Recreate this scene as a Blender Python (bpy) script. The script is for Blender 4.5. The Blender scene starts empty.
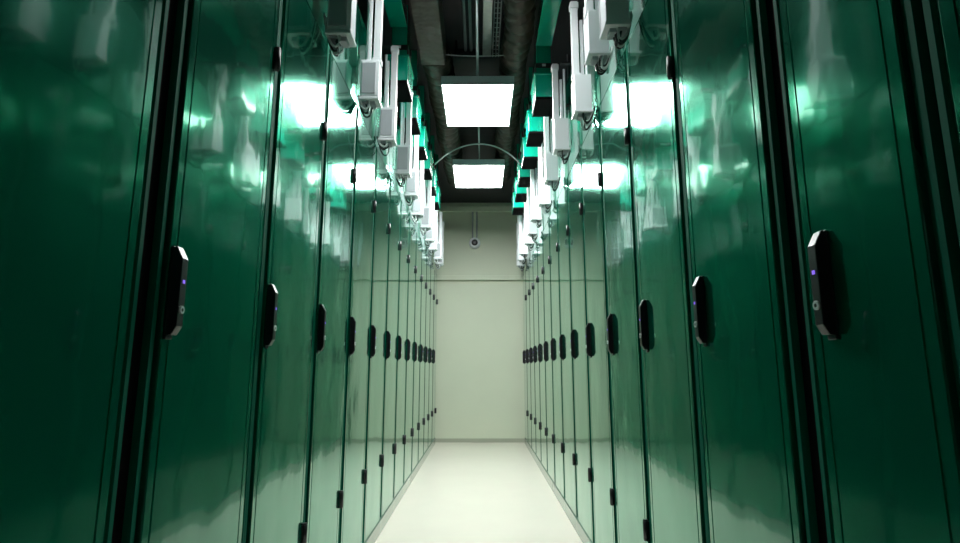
import bpy, bmesh, math, random
from mathutils import Vector, Matrix
random.seed(7)
S = bpy.context.scene
COL = S.collection

# ---------------------------------------------------------------- camera
cam_d = bpy.data.cameras.new('camera')
cam = bpy.data.objects.new('camera', cam_d)
COL.objects.link(cam)
CAMX, CAMZ, F, PITCH = 0.016, 1.165, 552.0, 9.94
cam.location = (CAMX, 0, CAMZ)
cam.rotation_euler = (math.radians(90 + PITCH), 0, 0.0018)
cam_d.sensor_width = 36
cam_d.lens = F / 960 * 36
cam_d.clip_start = 0.02
S.camera = cam

# ---------------------------------------------------------------- world, exposure
LIGHT_POWER = 50.0
w = bpy.data.worlds.new('world')
S.world = w
w.use_nodes = True
w.node_tree.nodes['Background'].inputs[0].default_value = (0.55, 0.8, 0.75, 1)
w.node_tree.nodes['Background'].inputs[1].default_value = 0.02
S.view_settings.view_transform = 'Standard'
S.view_settings.look = 'None'
S.view_settings.gamma = 1
S.view_settings.exposure = 0.08
S.cycles.max_bounces = 10
S.cycles.glossy_bounces = 8
S.cycles.sample_clamp_indirect = 8

# ---------------------------------------------------------------- materials
def mat(name, col, rough=0.5, tint=None, spec=0.5, metal=0.0, ior=1.5, coat=0.0, coat_rough=0.05, coat_ior=1.5,
        bump=None, emit=None, var=0.06, var_scale=6.0):
    m = bpy.data.materials.new(name)
    m.use_nodes = True
    nt = m.node_tree
    b = nt.nodes['Principled BSDF']
    b.inputs['Roughness'].default_value = rough
    b.inputs['Metallic'].default_value = metal
    b.inputs['IOR'].default_value = ior
    b.inputs['Specular IOR Level'].default_value = spec
    if tint:
        b.inputs['Specular Tint'].default_value = (*tint, 1)
    b.inputs['Coat Weight'].default_value = coat
    b.inputs['Coat Roughness'].default_value = coat_rough
    b.inputs['Coat IOR'].default_value = coat_ior
    geo = nt.nodes.new('ShaderNodeNewGeometry')
    n = nt.nodes.new('ShaderNodeTexNoise')
    n.inputs['Scale'].default_value = var_scale
    n.inputs['Detail'].default_value = 4
    nt.links.new(geo.outputs['Position'], n.inputs['Vector'])
    mx = nt.nodes.new('ShaderNodeMix')
    mx.data_type = 'RGBA'
    mx.inputs[6].default_value = (*[c * (1 - var) for c in col], 1)
    mx.inputs[7].default_value = (*[min(1, c * (1 + var)) for c in col], 1)
    nt.links.new(n.outputs['Fac'], mx.inputs[0])
    nt.links.new(mx.outputs[2], b.inputs['Base Color'])
    if bump:
        strength, layers = bump           # layers: (scale, stretch z, distance)
        prev = None
        for sc, st, dist in layers:
            mp = nt.nodes.new('ShaderNodeMapping')
            mp.inputs['Scale'].default_value = (1, 1, st)
            nt.links.new(geo.outputs['Position'], mp.inputs['Vector'])
            nn = nt.nodes.new('ShaderNodeTexNoise')
            nn.inputs['Scale'].default_value = sc
            nn.inputs['Detail'].default_value = 1.0
            nt.links.new(mp.outputs['Vector'], nn.inputs['Vector'])
            bp = nt.nodes.new('ShaderNodeBump')
            bp.inputs['Strength'].default_value = strength
            bp.inputs['Distance'].default_value = dist
            nt.links.new(nn.outputs['Fac'], bp.inputs['Height'])
            if prev is not None:
                nt.links.new(prev.outputs['Normal'], bp.inputs['Normal'])
            prev = bp
        nt.links.new(prev.outputs['Normal'], b.inputs['Normal'])
        nt.links.new(prev.outputs['Normal'], b.inputs['Coat Normal'])
    if emit:
        b.inputs['Emission Color'].default_value = (*emit[0], 1)
        b.inputs['Emission Strength'].default_value = emit[1]
    return m

M_DOOR = mat('green_lacquer', (0.001, 0.14, 0.085), rough=0.13, metal=0.55, tint=(0.30, 1.0, 0.72), ior=1.5, coat=1.0, coat_rough=0.045, coat_ior=1.41,
             bump=(1.0, [(3.2, 0.8, 0.0045), (16.0, 0.7, 0.0003)]), var=0.08, var_scale=2.0)
M_FRAME = mat('green_frame', (0.001, 0.12, 0.075), rough=0.65, spec=0.08, tint=(0.2, 1.0, 0.7), coat_rough=0.08)
M_BODY = mat('cabinet_inner', (0.002, 0.045, 0.030), rough=0.5)
M_PLINTH = mat('plinth_metal', (0.30, 0.38, 0.32), rough=0.25, coat=0.4)
M_BLACK = mat('black_plastic', (0.010, 0.007, 0.010), rough=0.36)
M_VOID = mat('void_shade_black', (0.003, 0.0025, 0.003), rough=0.9, spec=0.1)  # shade as colour: dark void of the gaps, dark chute undersides
M_SILVER = mat('satin_steel', (0.8, 0.8, 0.82), rough=0.4, metal=0.5)
M_LED = mat('violet_led', (0.1, 0.05, 0.4), emit=((0.30, 0.16, 1.0), 0.8))
M_WHITE = mat('white_plastic', (0.80, 0.82, 0.85), rough=0.35)
M_GREY = mat('grey_plastic', (0.38, 0.40, 0.43), rough=0.45)
M_CABLE = mat('dark_cable', (0.015, 0.02, 0.02), rough=0.4)
M_CABLEW = mat('pale_cable', (0.62, 0.66, 0.66), rough=0.35)
M_CHUTE = mat('chute_green', (0.0, 0.36, 0.23), rough=0.25, coat=0.6)
M_DUCT = mat('brown_duct_wrap', (0.042, 0.028, 0.019), rough=0.5, bump=(1.0, [(14, 1, 0.012)]), var=0.3)
M_CEIL = mat('ceiling_black', (0.012, 0.012, 0.016), rough=0.6)
M_STEEL = mat('galvanised_steel', (0.34, 0.37, 0.37), rough=0.35, metal=0.8, var=0.2, var_scale=25)
M_HOUSING = mat('lamp_housing', (0.36, 0.39, 0.41), rough=0.4)
M_PANEL = mat('lamp_diffuser', (0.9, 0.9, 0.9), emit=((0.97, 1.0, 0.99), LIGHT_POWER))
M_PANEL_DIM = mat('dim_lamp_diffuser', (0.9, 0.9, 0.9), emit=((0.97, 1.0, 0.99), LIGHT_POWER * 0.33))
M_WALL = mat('wall_paint', (0.62, 0.66, 0.52), rough=0.55, bump=(0.3, [(40, 1, 0.001)]), var=0.05, var_scale=1.5)
M_BASE = mat('baseboard_paint', (0.36, 0.38, 0.30), rough=0.5)
M_SIDE = mat('side_wall_paint', (0.08, 0.09, 0.08), rough=0.7)
M_FLOOR = mat('floor_epoxy', (0.94, 0.87, 0.77), rough=0.3, coat=0.6, coat_rough=0.07,
              bump=(0.4, [(6, 1, 0.001)]), var=0.04, var_scale=3)

# ---------------------------------------------------------------- mesh helpers
def box(bm, x0, x1, y0, y1, z0, z1, mi=0):
    vs = [bm.verts.new(p) for p in ((x0, y0, z0), (x1, y0, z0), (x1, y1, z0), (x0, y1, z0),
                                    (x0, y0, z1), (x1, y0, z1), (x1, y1, z1), (x0, y1, z1))]
    for f in ((3, 2, 1, 0), (4, 5, 6, 7), (0, 1, 5, 4), (1, 2, 6, 5), (2, 3, 7, 6), (3, 0, 4, 7)):
        fc = bm.faces.new([vs[i] for i in f])
        fc.material_index = mi
    return vs

def prism(bm, pts, axis, a, b, mi=0):
    """pts: 2-D outline; axis 'z' -> pts are (x,y); axis 'y' -> pts are (x,z)."""
    mk = (lambda p, h: (p[0], p[1], h)) if axis == 'z' else (lambda p, h: (p[0], h, p[1]))
    A = [bm.verts.new(mk(p, a)) for p in pts]
    B = [bm.verts.new(mk(p, b)) for p in pts]
    n = len(pts)
    for i in range(n):
        f = bm.faces.new((A[i], A[(i + 1) % n], B[(i + 1) % n], B[i]))
        f.material_index = mi
    bm.faces.new(list(reversed(A))).material_index = mi
    bm.faces.new(B).material_index = mi

def tube(bm, pts, r, seg=8, mi=0, radii=None, smooth=True):
    rings = []
    pts = [Vector(p) for p in pts]
    for i, p in enumerate(pts):
        t = (pts[min(i + 1, len(pts) - 1)] - pts[max(i - 1, 0)]).normalized()
        up = Vector((0, 0, 1)) if abs(t.z) < 0.9 else Vector((1, 0, 0))
        u = t.cross(up).normalized()
        v = t.cross(u).normalized()
        rr = radii[i] if radii else r
        rings.append([bm.verts.new(p + u * rr * math.cos(2 * math.pi * k / seg) + v * rr * math.sin(2 * math.pi * k / seg)) for k in range(seg)])
    for a, b in zip(rings, rings[1:]):
        for k in range(seg):
            f = bm.faces.new((a[k], a[(k + 1) % seg], b[(k + 1) % seg], b[k]))
            f.material_index = mi
            f.smooth = smooth
    bm.faces.new(rings[0]).material_index = mi
    bm.faces.new(list(reversed(rings[-1]))).material_index = mi

def bez(p0, p1, p2, p3, n=10):
    p0, p1, p2, p3 = map(Vector, (p0, p1, p2, p3))
    out = []
    for i in range(n + 1):
        t = i / n
        out.append(p0 * (1 - t) ** 3 + p1 * 3 * t * (1 - t) ** 2 + p2 * 3 * t * t * (1 - t) + p3 * t ** 3)
    return out

def make(name, bm, mats, parent=None, bevel=0.0, loc=(0, 0, 0)):
    bmesh.ops.recalc_face_normals(bm, faces=bm.faces)
    me = bpy.data.meshes.new(name)
    bm.to_mesh(me)
    bm.free()
    for m in (mats if isinstance(mats, (list, tuple)) else [mats]):
        me.materials.append(m)
    o = bpy.data.objects.new(name, me)
    o.location = loc
    COL.objects.link(o)
    if parent:
        o.parent = parent
    if bevel:
        md = o.modifiers.new('bevel', 'BEVEL')
        md.width = bevel
        md.segments = 2
        md.limit_method = 'ANGLE'
    return o

def thing(name, label, cat, loc=(0, 0, 0), rz=0, group=None):
    o = bpy.data.objects.new(name, None)
    o.empty_display_size = 0.1
    COL.objects.link(o)
    o.location = loc
    o.rotation_euler = (0, 0, rz)
    tag(o, label, cat, group)
    return o

def tag(o, label, cat, group=None):
    o['label'] = label
    o['category'] = cat
    if group:
        o['group'] = group
    return o

def dup(root, loc, rz, label, group=None):
    r = root.copy()
    COL.objects.link(r)
    r.location = loc
    r.rotation_euler = (0, 0, rz)
    r['label'] = label
    if group:
        r['group'] = group
    for ch in list(root.children):
        c = ch.copy()
        COL.objects.link(c)
        c.parent = r
        for g in list(ch.children):
            d = g.copy()
            COL.objects.link(d)
            d.parent = c
    return r

def struct(name, bm, m, bevel=0.0):
    o = make(name, bm, m, None, bevel)
    o['kind'] = 'structure'
    return o

def B():
    return bmesh.new()

# ---------------------------------------------------------------- room shell
YW, ZC, YB, XS = 9.15, 3.97, -3.2, 2.4
bm = B(); box(bm, -XS, XS, YB, YW, -0.1, 0); struct('floor', bm, M_FLOOR)
bm = B(); box(bm, -XS - .1, XS + .1, YW, YW + .1, -0.1, ZC + .1); struct('wall_back', bm, M_WALL)
bm = B(); box(bm, -XS - .1, XS + .1, YB - .1, YB, -0.1, ZC + .1); struct('wall_front', bm, M_SIDE)
bm = B(); box(bm, -XS - .1, -XS, YB, YW, -0.1, ZC + .1); struct('wall_left', bm, M_SIDE)
bm = B(); box(bm, XS, XS + .1, YB, YW, -0.1, ZC + .1); struct('wall_right', bm, M_SIDE)
bm = B(); box(bm, -XS, XS, YB, YW, ZC, ZC + .1); struct('ceiling', bm, M_CEIL)
bm = B(); box(bm, -0.72, 0.72, YW - .012, YW, 0, 0.06); struct('baseboard_back', bm, M_BASE, 0.003)
bm = B(); box(bm, -XS, XS, YW - .06, YW, 2.615, 2.69); struct('trim_1', bm, M_WALL, 0.006)
bm = B(); box(bm, -XS, XS, YW - .06, YW, 3.80, 3.90); struct('trim_2', bm, M_WALL, 0.006)

# ---------------------------------------------------------------- cabinets
DX = 0.706
DZ0, DZ1 = 0.095, 2.66
HALF = 0.30

def door_mesh(w2):
    bm = B()
    g = 0.031
    y0, y1 = -w2 + g, w2 - g
    def side(y, s):
        return [(-0.020, y), (-0.003, y), (-0.0009, y + s * .0009), (0, y + s * .003), (0, y + s * .026),
                (-0.0018, y + s * .028), (-0.0018, y + s * .031), (0, y + s * .033)]
    pts = side(y0, 1) + list(reversed(side(y1, -1)))
    prism(bm, pts, 'z', DZ0 + .01, DZ1)
    return bm

def make_cabinet(w2, label, group, loc, rz, inset=0.05, hz=1.338):
    t = thing('server_cabinet', label, 'cabinet', loc, rz, group)
    bm = B()
    box(bm, -1.05, -0.045, -w2 + .001, w2 - .001, 0.0, DZ1 + .03)
    make('body', bm, M_BODY, t)
    bm = B()
    for s in (-1, 1):
        box(bm, -0.05, -0.014, min(s * (w2 - .032), s * (w2 - .0005)), max(s * (w2 - .032), s * (w2 - .0005)), DZ0, DZ1 + .03)
        box(bm, -0.014, -0.005, min(s * (w2 - .013), s * (w2 - .0005)), max(s * (w2 - .013), s * (w2 - .0005)), DZ0, DZ1 + .03)
    box(bm, -0.05, -0.022, -w2 + .033, w2 - .033, DZ1 - .01, DZ1 + .03)
    box(bm, -0.05, -0.022, -w2 + .033, w2 - .033, DZ0, DZ0 + .03)
    make('front_frame', bm, M_FRAME, t)
    bm = B(); box(bm, -0.06, 0.004, -w2 + .0005, w2 - .0005, 0, DZ0 - .004)
    make('plinth', bm, M_PLINTH, t, 0.003)
    make('door', door_mesh(w2), M_DOOR, t)
    # swing handle
    bm = B()
    prism(bm, [(0, -.098), (0, .104), (.008, .110), (.012, .109), (.027, .080), (.027, -.078), (.016, -.098)], 'y', -.0135, .0135)
    h = make('handle', bm, M_BLACK, t, 0.003, (0, -w2 + inset, hz))
    bm = B(); box(bm, 0, 0.005, -.014, .014, -.108, .110)
    make('handle_plate', bm, M_BLACK, h, 0.002)
    bm = B()
    tube(bm, [(.027, 0, -.040), (.0305, 0, -.040)], .0095, 16, smooth=False)
    tube(bm, [(.0305, 0, -.040), (.0309, 0, -.040)], .004, 10, mi=1, smooth=False)
    make('lock_cylinder', bm, [M_SILVER, M_BLACK], h)
    bm = B(); box(bm, .0265, .0285, -.004, .004, .022, .030)
    make('indicator_light', bm, M_LED, h)
    for z in (0.505, 2.235):
        bm = B()
        tube(bm, [(.007, 0, -.042), (.007, 0, .042)], .010, 10)
        tube(bm, [(.007, 0, -.036), (.007, 0, .036)], .0115, 10)
        box(bm, -.012, .004, -.012, .008, -.035, .035)
        make('hinge', bm, M_BLACK, t, 0, (0, w2 - .030, z))
    bm = B(); box(bm, -1.0, -0.012, -w2 + .004, w2 - .004, DZ1 + .0305, 3.30)
    make('top_panel', bm, M_DOOR, t, 0.004)
    return t

ORD = ['first', 'second', 'third', 'fourth', 'fifth', 'sixth', 'seventh', 'eighth', 'ninth', 'tenth',
       'eleventh', 'twelfth', 'thirteenth', 'fourteenth']
def cab_label(side, k):
    if k == 12:
        return f'glossy green cabinet of the {side} row, the one standing against the end wall'
    if k == 0:
        return f'glossy dark green cabinet just beyond the wide black gap in the {side} row'
    return f'glossy green cabinet in the {side} row, {ORD[k]} one beyond the wide black gap'

def cab_y(k, side):
    return (1.24 if side == 'left' else 1.26), 1.81
for side in ('left', 'right'):
    sx = -1 if side == 'left' else 1
    rz = 0 if side == 'left' else math.pi
    inset = 0.054 if side == 'left' else 0.105
    grp = f'green cabinets in the {side} row'
    g0 = 1.22 if side == 'left' else 1.245
    # the narrower one beyond the gap
    w2 = (1.81 - g0) / 2
    make_cabinet(w2, cab_label(side, 0), grp, (sx * DX, g0 + w2, 0), rz, inset)
    proto = None
    for k in range(1, 13):
        y = 1.81 + .6 * (k - 1) + HALF
        loc = (sx * DX, y, 0)
        if proto is None:
            proto = make_cabinet(HALF, cab_label(side, k), grp, loc, rz, inset)
        else:
            dup(proto, loc, rz, cab_label(side, k))
    # nearest cabinets, before the gap
    e = 1.16 if side == 'left' else 1.185
    w2n = .30 if side == 'left' else .19
    make_cabinet(w2n, f'dark green cabinet before the black gap, nearest the camera in the {side} row', grp,
                 (sx * DX, e - w2n, 0), rz, inset if sx < 0 else .100, 1.338 if sx < 0 else 1.327)
    dup(proto, (sx * DX, e - 2 * w2n - HALF - .02, 0), rz,
        f'dark green cabinet at the {side} edge of the photo, beside the camera')
    # black sheet added in the gap, painting the shade of an open void
    bm = B()
    box(bm, -1.0, -.022, -(g0 - e) / 2 + .001, (g0 - e) / 2 - .001, 0, 3.3)
    fp = make('gap_shade_panel', bm, M_VOID)
    fp.location = (sx * DX, (g0 + e) / 2, 0)
    fp.rotation_euler = (0, 0, rz)
    tag(fp, f'matt black sheet standing for the dark void in the wide gap of the {side} row', 'panel')

# ---------------------------------------------------------------- white junction boxes above the doors
def make_box(label, group, loc, rz, big):
    """origin: bottom centre of the box, local +x to the aisle"""
    t = thing('junction_box', label, 'power box', loc, rz, group)
    bm = B()
    box(bm, -.055, .05, -.05, .05, .012, .25)
    box(bm, -.05, .055, -.056, -.048, .02, .24)
    make('housing', bm, M_WHITE, t, 0.004)
    bm = B()
    box(bm, -.06, .056, -.058, .056, 0, .016)
    make('bottom_flange', bm, M_WHITE, t, 0.003)
    bm = B()
    box(bm, -.045, .035, -.0605, -.0555, .035, .225)
    make('cover', bm, M_GREY, t, 0.002)
    bm = B()
    box(bm, -.045, -.01, -.04, .04, -.012, .004)
    box(bm, .0, .03, -.03, .03, -.02, .004)
    make('gland_plate', bm, M_GREY, t, 0.002)
    ztop = 3.46 - loc[2]
    bm = B()
    box(bm, .010, .052, -.022, .018, .245, ztop)
    box(bm, .004, .058, -.028, .024, .245, .275)
    box(bm, .004, .058, -.028, .024, ztop - .05, ztop - .01)
    make('conduit', bm, M_WHITE, t, 0.003)
    bm = B()
    box(bm, -.022, -.004, -.02, .0, .245, ztop - .12)
    tube(bm, [(-.034, .02, .24), (-.034, .02, ztop - .05)], .009, 10)
    make('conduit', bm, M_WHITE, t, 0.002)
    # cables fan out of the bottom and fold back over the cabinet top
    rnd = random.Random(int(loc[1] * 100) + (5 if rz else 0))
    n = 7 if big else 5
    for j in range(n):
        bm = B()
        y = -.036 + .072 * j / (n - 1)
        drop = rnd.uniform(.05, .10)
        p = bez((-.02 + rnd.uniform(-.015, .03), y, .0), (.01, y, -drop), (-.05, y + rnd.uniform(-.03, .03), -drop * 1.3),
                (-.072, y * .5 + rnd.uniform(-.03, .03), max(.03, 2.71 - loc[2]) + rnd.uniform(0, .02)), 12)
        tube(bm, p, .0055, 6)
        make('cable', bm, M_CABLE if j % 3 else M_CABLEW, t)
    return t

LEFT = [(2.27, 2.62), (2.99, 2.68), (3.66, 2.72), (4.30, 2.71), (4.93, 2.73), (5.54, 2.72), (6.14, 2.74),
        (6.75, 2.73), (7.36, 2.75), (7.95, 2.74), (8.50, 2.76)]
RIGHT = [(2.24, 2.64), (2.66, 2.76), (3.17, 2.69), (3.90, 2.75), (4.58, 2.75), (5.2, 2.73), (5.8, 2.74), (6.4, 2.73), (7.0, 2.75),
         (7.6, 2.74), (8.15, 2.76), (8.6, 2.76)]
for side, L in (('left', LEFT), ('right', RIGHT)):
    sx = -1 if side == 'left' else 1
    n = len(L)
    for i, (y, z) in enumerate(L):
        if i == 0:
            lab = f'large white junction box over the {side} row, nearest the camera, cut by the frame top'
        elif i == n - 1:
            lab = f'small white junction box over the {side} row, closest to the end wall'
        elif i <= n // 2:
            lab = f'white junction box with white conduit over the {side} row, {ORD[i]} from the camera'
        else:
            lab = f'white junction box with white conduit over the {side} row, {ORD[n - 1 - i]} from the end wall'
        make_box(lab, f'white junction boxes above the {side} row', (sx * (.625 + .012 * ((i * 7) % 3 - 1)), y, z), 0 if sx < 0 else math.pi, i < 2)

# ---------------------------------------------------------------- green chutes hanging over the aisle
def make_chute(label, group, loc, rz):
    t = thing('cable_chute', label, 'cable chute', loc, rz, group)
    bm = B()
    box(bm, -.085, .065, -.16, .16, .0, .20)
    box(bm, -.095, .075, -.17, .17, .185, .205)
    make('lower_housing', bm, M_CHUTE, t, 0.004)
    bm = B()
    box(bm, -.082, .062, -.157, .157, -.02, .002)
    make('outlet_shade', bm, M_VOID, t, 0.002)  # black slab paints the shade on the underside of the chute
    bm = B(); box(bm, -.075, .045, -.085, .085, .205, .68)
    make('column', bm, M_CHUTE, t, 0.006)
    bm = B()
    box(bm, -.085, .055, -.095, .095, .29, .33)
    box(bm, .055, .068, -.02, .02, .28, .34)
    c = make('clamp', bm, M_BLACK, t, 0.002)
    bm = B()
    for s in (-1, 1):
        box(bm, -.03, .0, min(s * .0945, s * .098), max(s * .0945, s * .098), .30, .321)
    make('clamp_label', bm, M_WHITE, c)
    return t
for side in ('left', 'right'):
    sx = -1 if side == 'left' else 1
    for i, y in enumerate((3.98, 4.61, 5.235, 5.84, 6.445, 7.055) if sx < 0 else (4.24, 4.89, 5.5, 6.1, 6.7, 7.3)):
        lab = (f'bright green cable chute over the {side} side of the aisle, nearest the camera' if i == 0 else
               f'bright green cable chute over the {side} side of the aisle, {ORD[i]} from the camera' if i < 5 else
               f'bright green cable chute over the {side} side of the aisle, farthest from the camera')
        make_chute(lab, f'green cable chutes over the {side} row', (sx * (.60 if sx < 0 else .515), y, 3.29), 0 if sx < 0 else math.pi)

for sx, x, y1, side in ((-1, -.615, 3.85, 'left'), (1, .525, 4.10, 'right')):
    t = thing('cable_raceway', f'wide green cable raceway under the ceiling at the frame top, {side} side', 'cable raceway', (x, 0, 3.74), 0)
    bm = B()
    box(bm, -.065, .065, -1, y1, 0, .15)
    make('trough', bm, M_CHUTE, t, .005)
    bm = B()
    for y in (.9, 2.1, 3.3):
        box(bm, -.07, .07, y - .02, y + .02, -.005, .155)
    for y in (.9, 2.1, 3.3):
        box(bm, -.012, .012, y - .012, y + .012, .155, ZC - 3.74)
    make('clamp', bm, M_BLACK, t)

# busway and brackets
for side in ('left', 'right'):
    sx = -1 if side == 'left' else 1
    t = thing('busway', f'long dark green overhead busway carrying the white conduits of the {side} row', 'busway', (sx * (.86 if sx < 0 else .80), 4, 3.46))
    bm = B()
    box(bm, -.07, .07, -5, 5.1, 0, .035)
    box(bm, -.05, .05, -5, 5.1, .035, .11)
    make('rail', bm, M_FRAME, t, .004)
    for y, z in (LEFT if sx < 0 else RIGHT):
        bm = B()
        a, b = sorted((sx * -.04, sx * (-.24 if sx < 0 else -.17)))
        box(bm, a, b, y - 4 - .02, y - 4 + .02, .0005, .014)
        make('bracket', bm, M_BLACK, t)
    for k in range(8):
        bm = B()
        tube(bm, [(0, -4.4 + 1.25 * k, .10), (0, -4.4 + 1.25 * k, ZC - 3.46)], .006, 6)
        make('hanger_rod', bm, M_STEEL, t)

# ---------------------------------------------------------------- ceiling lights
for i, (y0, lab) in enumerate(((4.33, 'large lit rectangular ceiling light nearest the camera'),
                               (2.26, 'ceiling light above the camera, just out of the photo, lighting the near cabinets'),
                               (6.22, 'lit rectangular ceiling light nearest the end wall'))):
    t = thing('ceiling_light', lab, 'ceiling light', (-.012, y0, 3.53), 0, 'lit ceiling panels')
    bm = B()
    box(bm, -.31, .31, -.008, .0, -.002, .075)
    box(bm, -.31, .31, .81, .818, -.002, .075)
    box(bm, -.31, -.300, .0, .81, -.002, .075)
    box(bm, .300, .31, .0, .81, -.002, .075)
    box(bm, -.30, .30, .0, .81, .05, .075)
    make('frame', bm, M_HOUSING, t)
    bm = B(); box(bm, -.2995, .2995, .0005, .8095, .002, .012)
    make('diffuser', bm, M_PANEL_DIM if y0 < 3 else M_PANEL, t)
    for sx in (-1, 1):
        bm = B()
        tube(bm, [(sx * .27, .4, .075), (sx * .27, .4, ZC - 3.53)], .004, 6)
        make('hanger_wire', bm, M_STEEL, t)

# ---------------------------------------------------------------- overhead services
bm = B()
tube(bm, [(-.012, -1, 3.62), (-.012, 4.36, 3.62)], .011, 10)
for y in (0.5, 2.0, 3.5):
    box(bm, -.017, -.007, y - .01, y + .01, 3.62, ZC)
tag(make('conduit', bm, M_STEEL), 'straight grey conduit running overhead to the nearer ceiling light', 'conduit')
bm = B()
tube(bm, [(-.006, 5.13, 3.62), (-.006, 6.24, 3.62)], .010, 10)
box(bm, -.011, -.001, 5.6, 5.62, 3.62, ZC)
tag(make('conduit', bm, M_STEEL), 'short grey conduit joining the two ceiling lights', 'conduit')
for x, lab in ((-.115, 'thin steel pipe under the ceiling, leftmost of the bundle'), (-.068, 'thin steel pipe under the ceiling, just left of the straight conduit')):
    bm = B()
    tube(bm, [(x, -1, 3.86), (x, 4.35, 3.86)], .012, 8)
    for y in (0.4, 2.4, 4.2):
        box(bm, x - .006, x + .006, y - .01, y + .01, 3.86, ZC)
    tag(make('pipe', bm, M_STEEL), lab, 'pipe', 'thin steel pipes under the ceiling')
bm = B()
box(bm, .03, .105, -1, 4.35, 3.80, 3.805)
box(bm, .03, .035, -1, 4.35, 3.80, 3.84)
box(bm, .10, .105, -1, 4.35, 3.80, 3.84)
for y in (0.4, 2.4, 4.2):
    box(bm, .06, .075, y - .01, y + .01, 3.805, ZC)
tag(make('cable_tray', bm, M_STEEL), 'long flat steel cable tray under the ceiling right of the conduit', 'cable tray')
# wire basket tray
t = thing('basket_tray', 'narrow shiny wire basket tray under the ceiling beside the ribbed duct', 'cable tray', (.142, 0, 3.80))
bm = B()
for x in (-.026, 0, .026):
    tube(bm, [(x, -1, 0), (x, 4.35, 0)], .004, 6)
for x in (-.026, .026):
    tube(bm, [(x, -1, .04), (x, 4.35, .04)], .004, 6)
make('side_wires', bm, M_STEEL, t)
y = 1.6
while y < 4.33:
    bm = B()
    tube(bm, [(-.026, y, .04), (-.026, y, 0), (.026, y, 0), (.026, y, .04)], .003, 5)
    make('cross_wire', bm, M_STEEL, t)
    y += .06
bm = B()
for y in (0.5, 2.5, 4.28):
    tube(bm, [(0, y, 0), (0, y, ZC - 3.80)], .004, 6)
make('hanger_rod', bm, M_STEEL, t)

# rectangular duct, left, then ribbed flexible ducts
t = thing('air_duct', 'smooth brown rectangular duct under the ceiling, left of the near light', 'duct', (-.38, 0, 3.66))
bm = B()
for y0, y1 in ((-1, 1.1), (1.105, 2.75), (2.755, 4.25)):
    box(bm, -.10, .10, y0, y1, 0, .26)
make('sheet', bm, M_DUCT, t, .008)
bm = B()
for y in (0.2, 2.2, 4.0):
    tube(bm, [(0, y, .26), (0, y, ZC - 3.66)], .006, 6)
make('hanger_rod', bm, M_STEEL, t)

def flex(label, pts, r, seed):
    rnd = random.Random(seed)
    P = [Vector(p) for p in pts]
    out, rad = [], []
    for a, b in zip(P, P[1:]):
        n = max(2, int((b - a).length / .015))
        for i in range(n):
            out.append(a.lerp(b, i / n))
    ph, per = 0, .12
    for i, p in enumerate(out):
        ph += .015 / per * rnd.uniform(.7, 1.3)
        s = abs(math.sin(math.pi * ph))
        rad.append(r * (.74 + .26 * s ** .5))
        p.x += .01 * math.sin(i * .11 + seed)
        p.z += .012 * math.sin(i * .07 + 2 * seed)
    bm = B()
    tube(bm, out, r, 20, radii=rad)
    for v in bm.verts:
        v.co += Vector((rnd.uniform(-1, 1), rnd.uniform(-1, 1), rnd.uniform(-1, 1))) * .006
    o = make('flexible_duct', bm, M_DUCT)
    return tag(o, label, 'duct', 'ribbed flexible ducts under the ceiling')
flex('dark brown ribbed flexible duct above the right side of the aisle', [(.305, -1, 3.80), (.305, 7.4, 3.80)], .118, 3)
flex('dark brown ribbed flexible duct above the left side of the aisle, beyond the smooth duct', [(-.36, 4.27, 3.79), (-.34, 7.4, 3.80)], .13, 5)

# cross members
bm = B(); box(bm, -.215, .165, 4.36, 4.40, 3.80, 3.88)
for x in (-.2, .15):
    box(bm, x - .01, x + .01, 4.37, 4.39, 3.88, ZC)
tag(make('cross_channel', bm, M_CEIL, None, .004), 'black channel crossing the aisle where pipes and tray end', 'channel')
bm = B()
tube(bm, bez((-.30, 4.25, 3.76), (-.1, 4.25, 3.74), (.1, 4.25, 3.74), (.30, 4.25, 3.76), 8), .004, 6)
tag(make('tie_wire', bm, M_STEEL), 'thin pale wire crossing the aisle before the near light', 'wire')
bm = B()
tube(bm, bez((-.50, 5.9, 3.42), (-.2, 5.7, 3.66), (.2, 5.7, 3.66), (.46, 5.9, 3.42), 18), .008, 8)
tag(make('looped_cable', bm, M_HOUSING), 'thin grey cable arching across the aisle between the two ceiling lights', 'cable')

# ---------------------------------------------------------------- camera on the end wall
t = thing('security_camera', 'round white security camera on paired conduits high on the end wall', 'camera', (-.09, YW, 3.25))
bm = B()
tube(bm, [(0, 0, 0), (0, -.05, 0), (0, -.07, 0), (0, -.085, 0)], .07, 24, radii=[.095, .095, .086, .065])
make('housing', bm, M_WHITE, t)
bm = B()
tube(bm, [(0, -.084, .0), (0, -.10, .0), (0, -.112, .0)], .04, 20, radii=[.055, .046, .025])
make('lens', bm, M_BLACK, t)
for sx in (-1, 1):
    bm = B()
    tube(bm, [(sx * .035, -.02, .05), (sx * .035, -.02, .66)], .013, 8)
    make('conduit', bm, M_GREY, t)
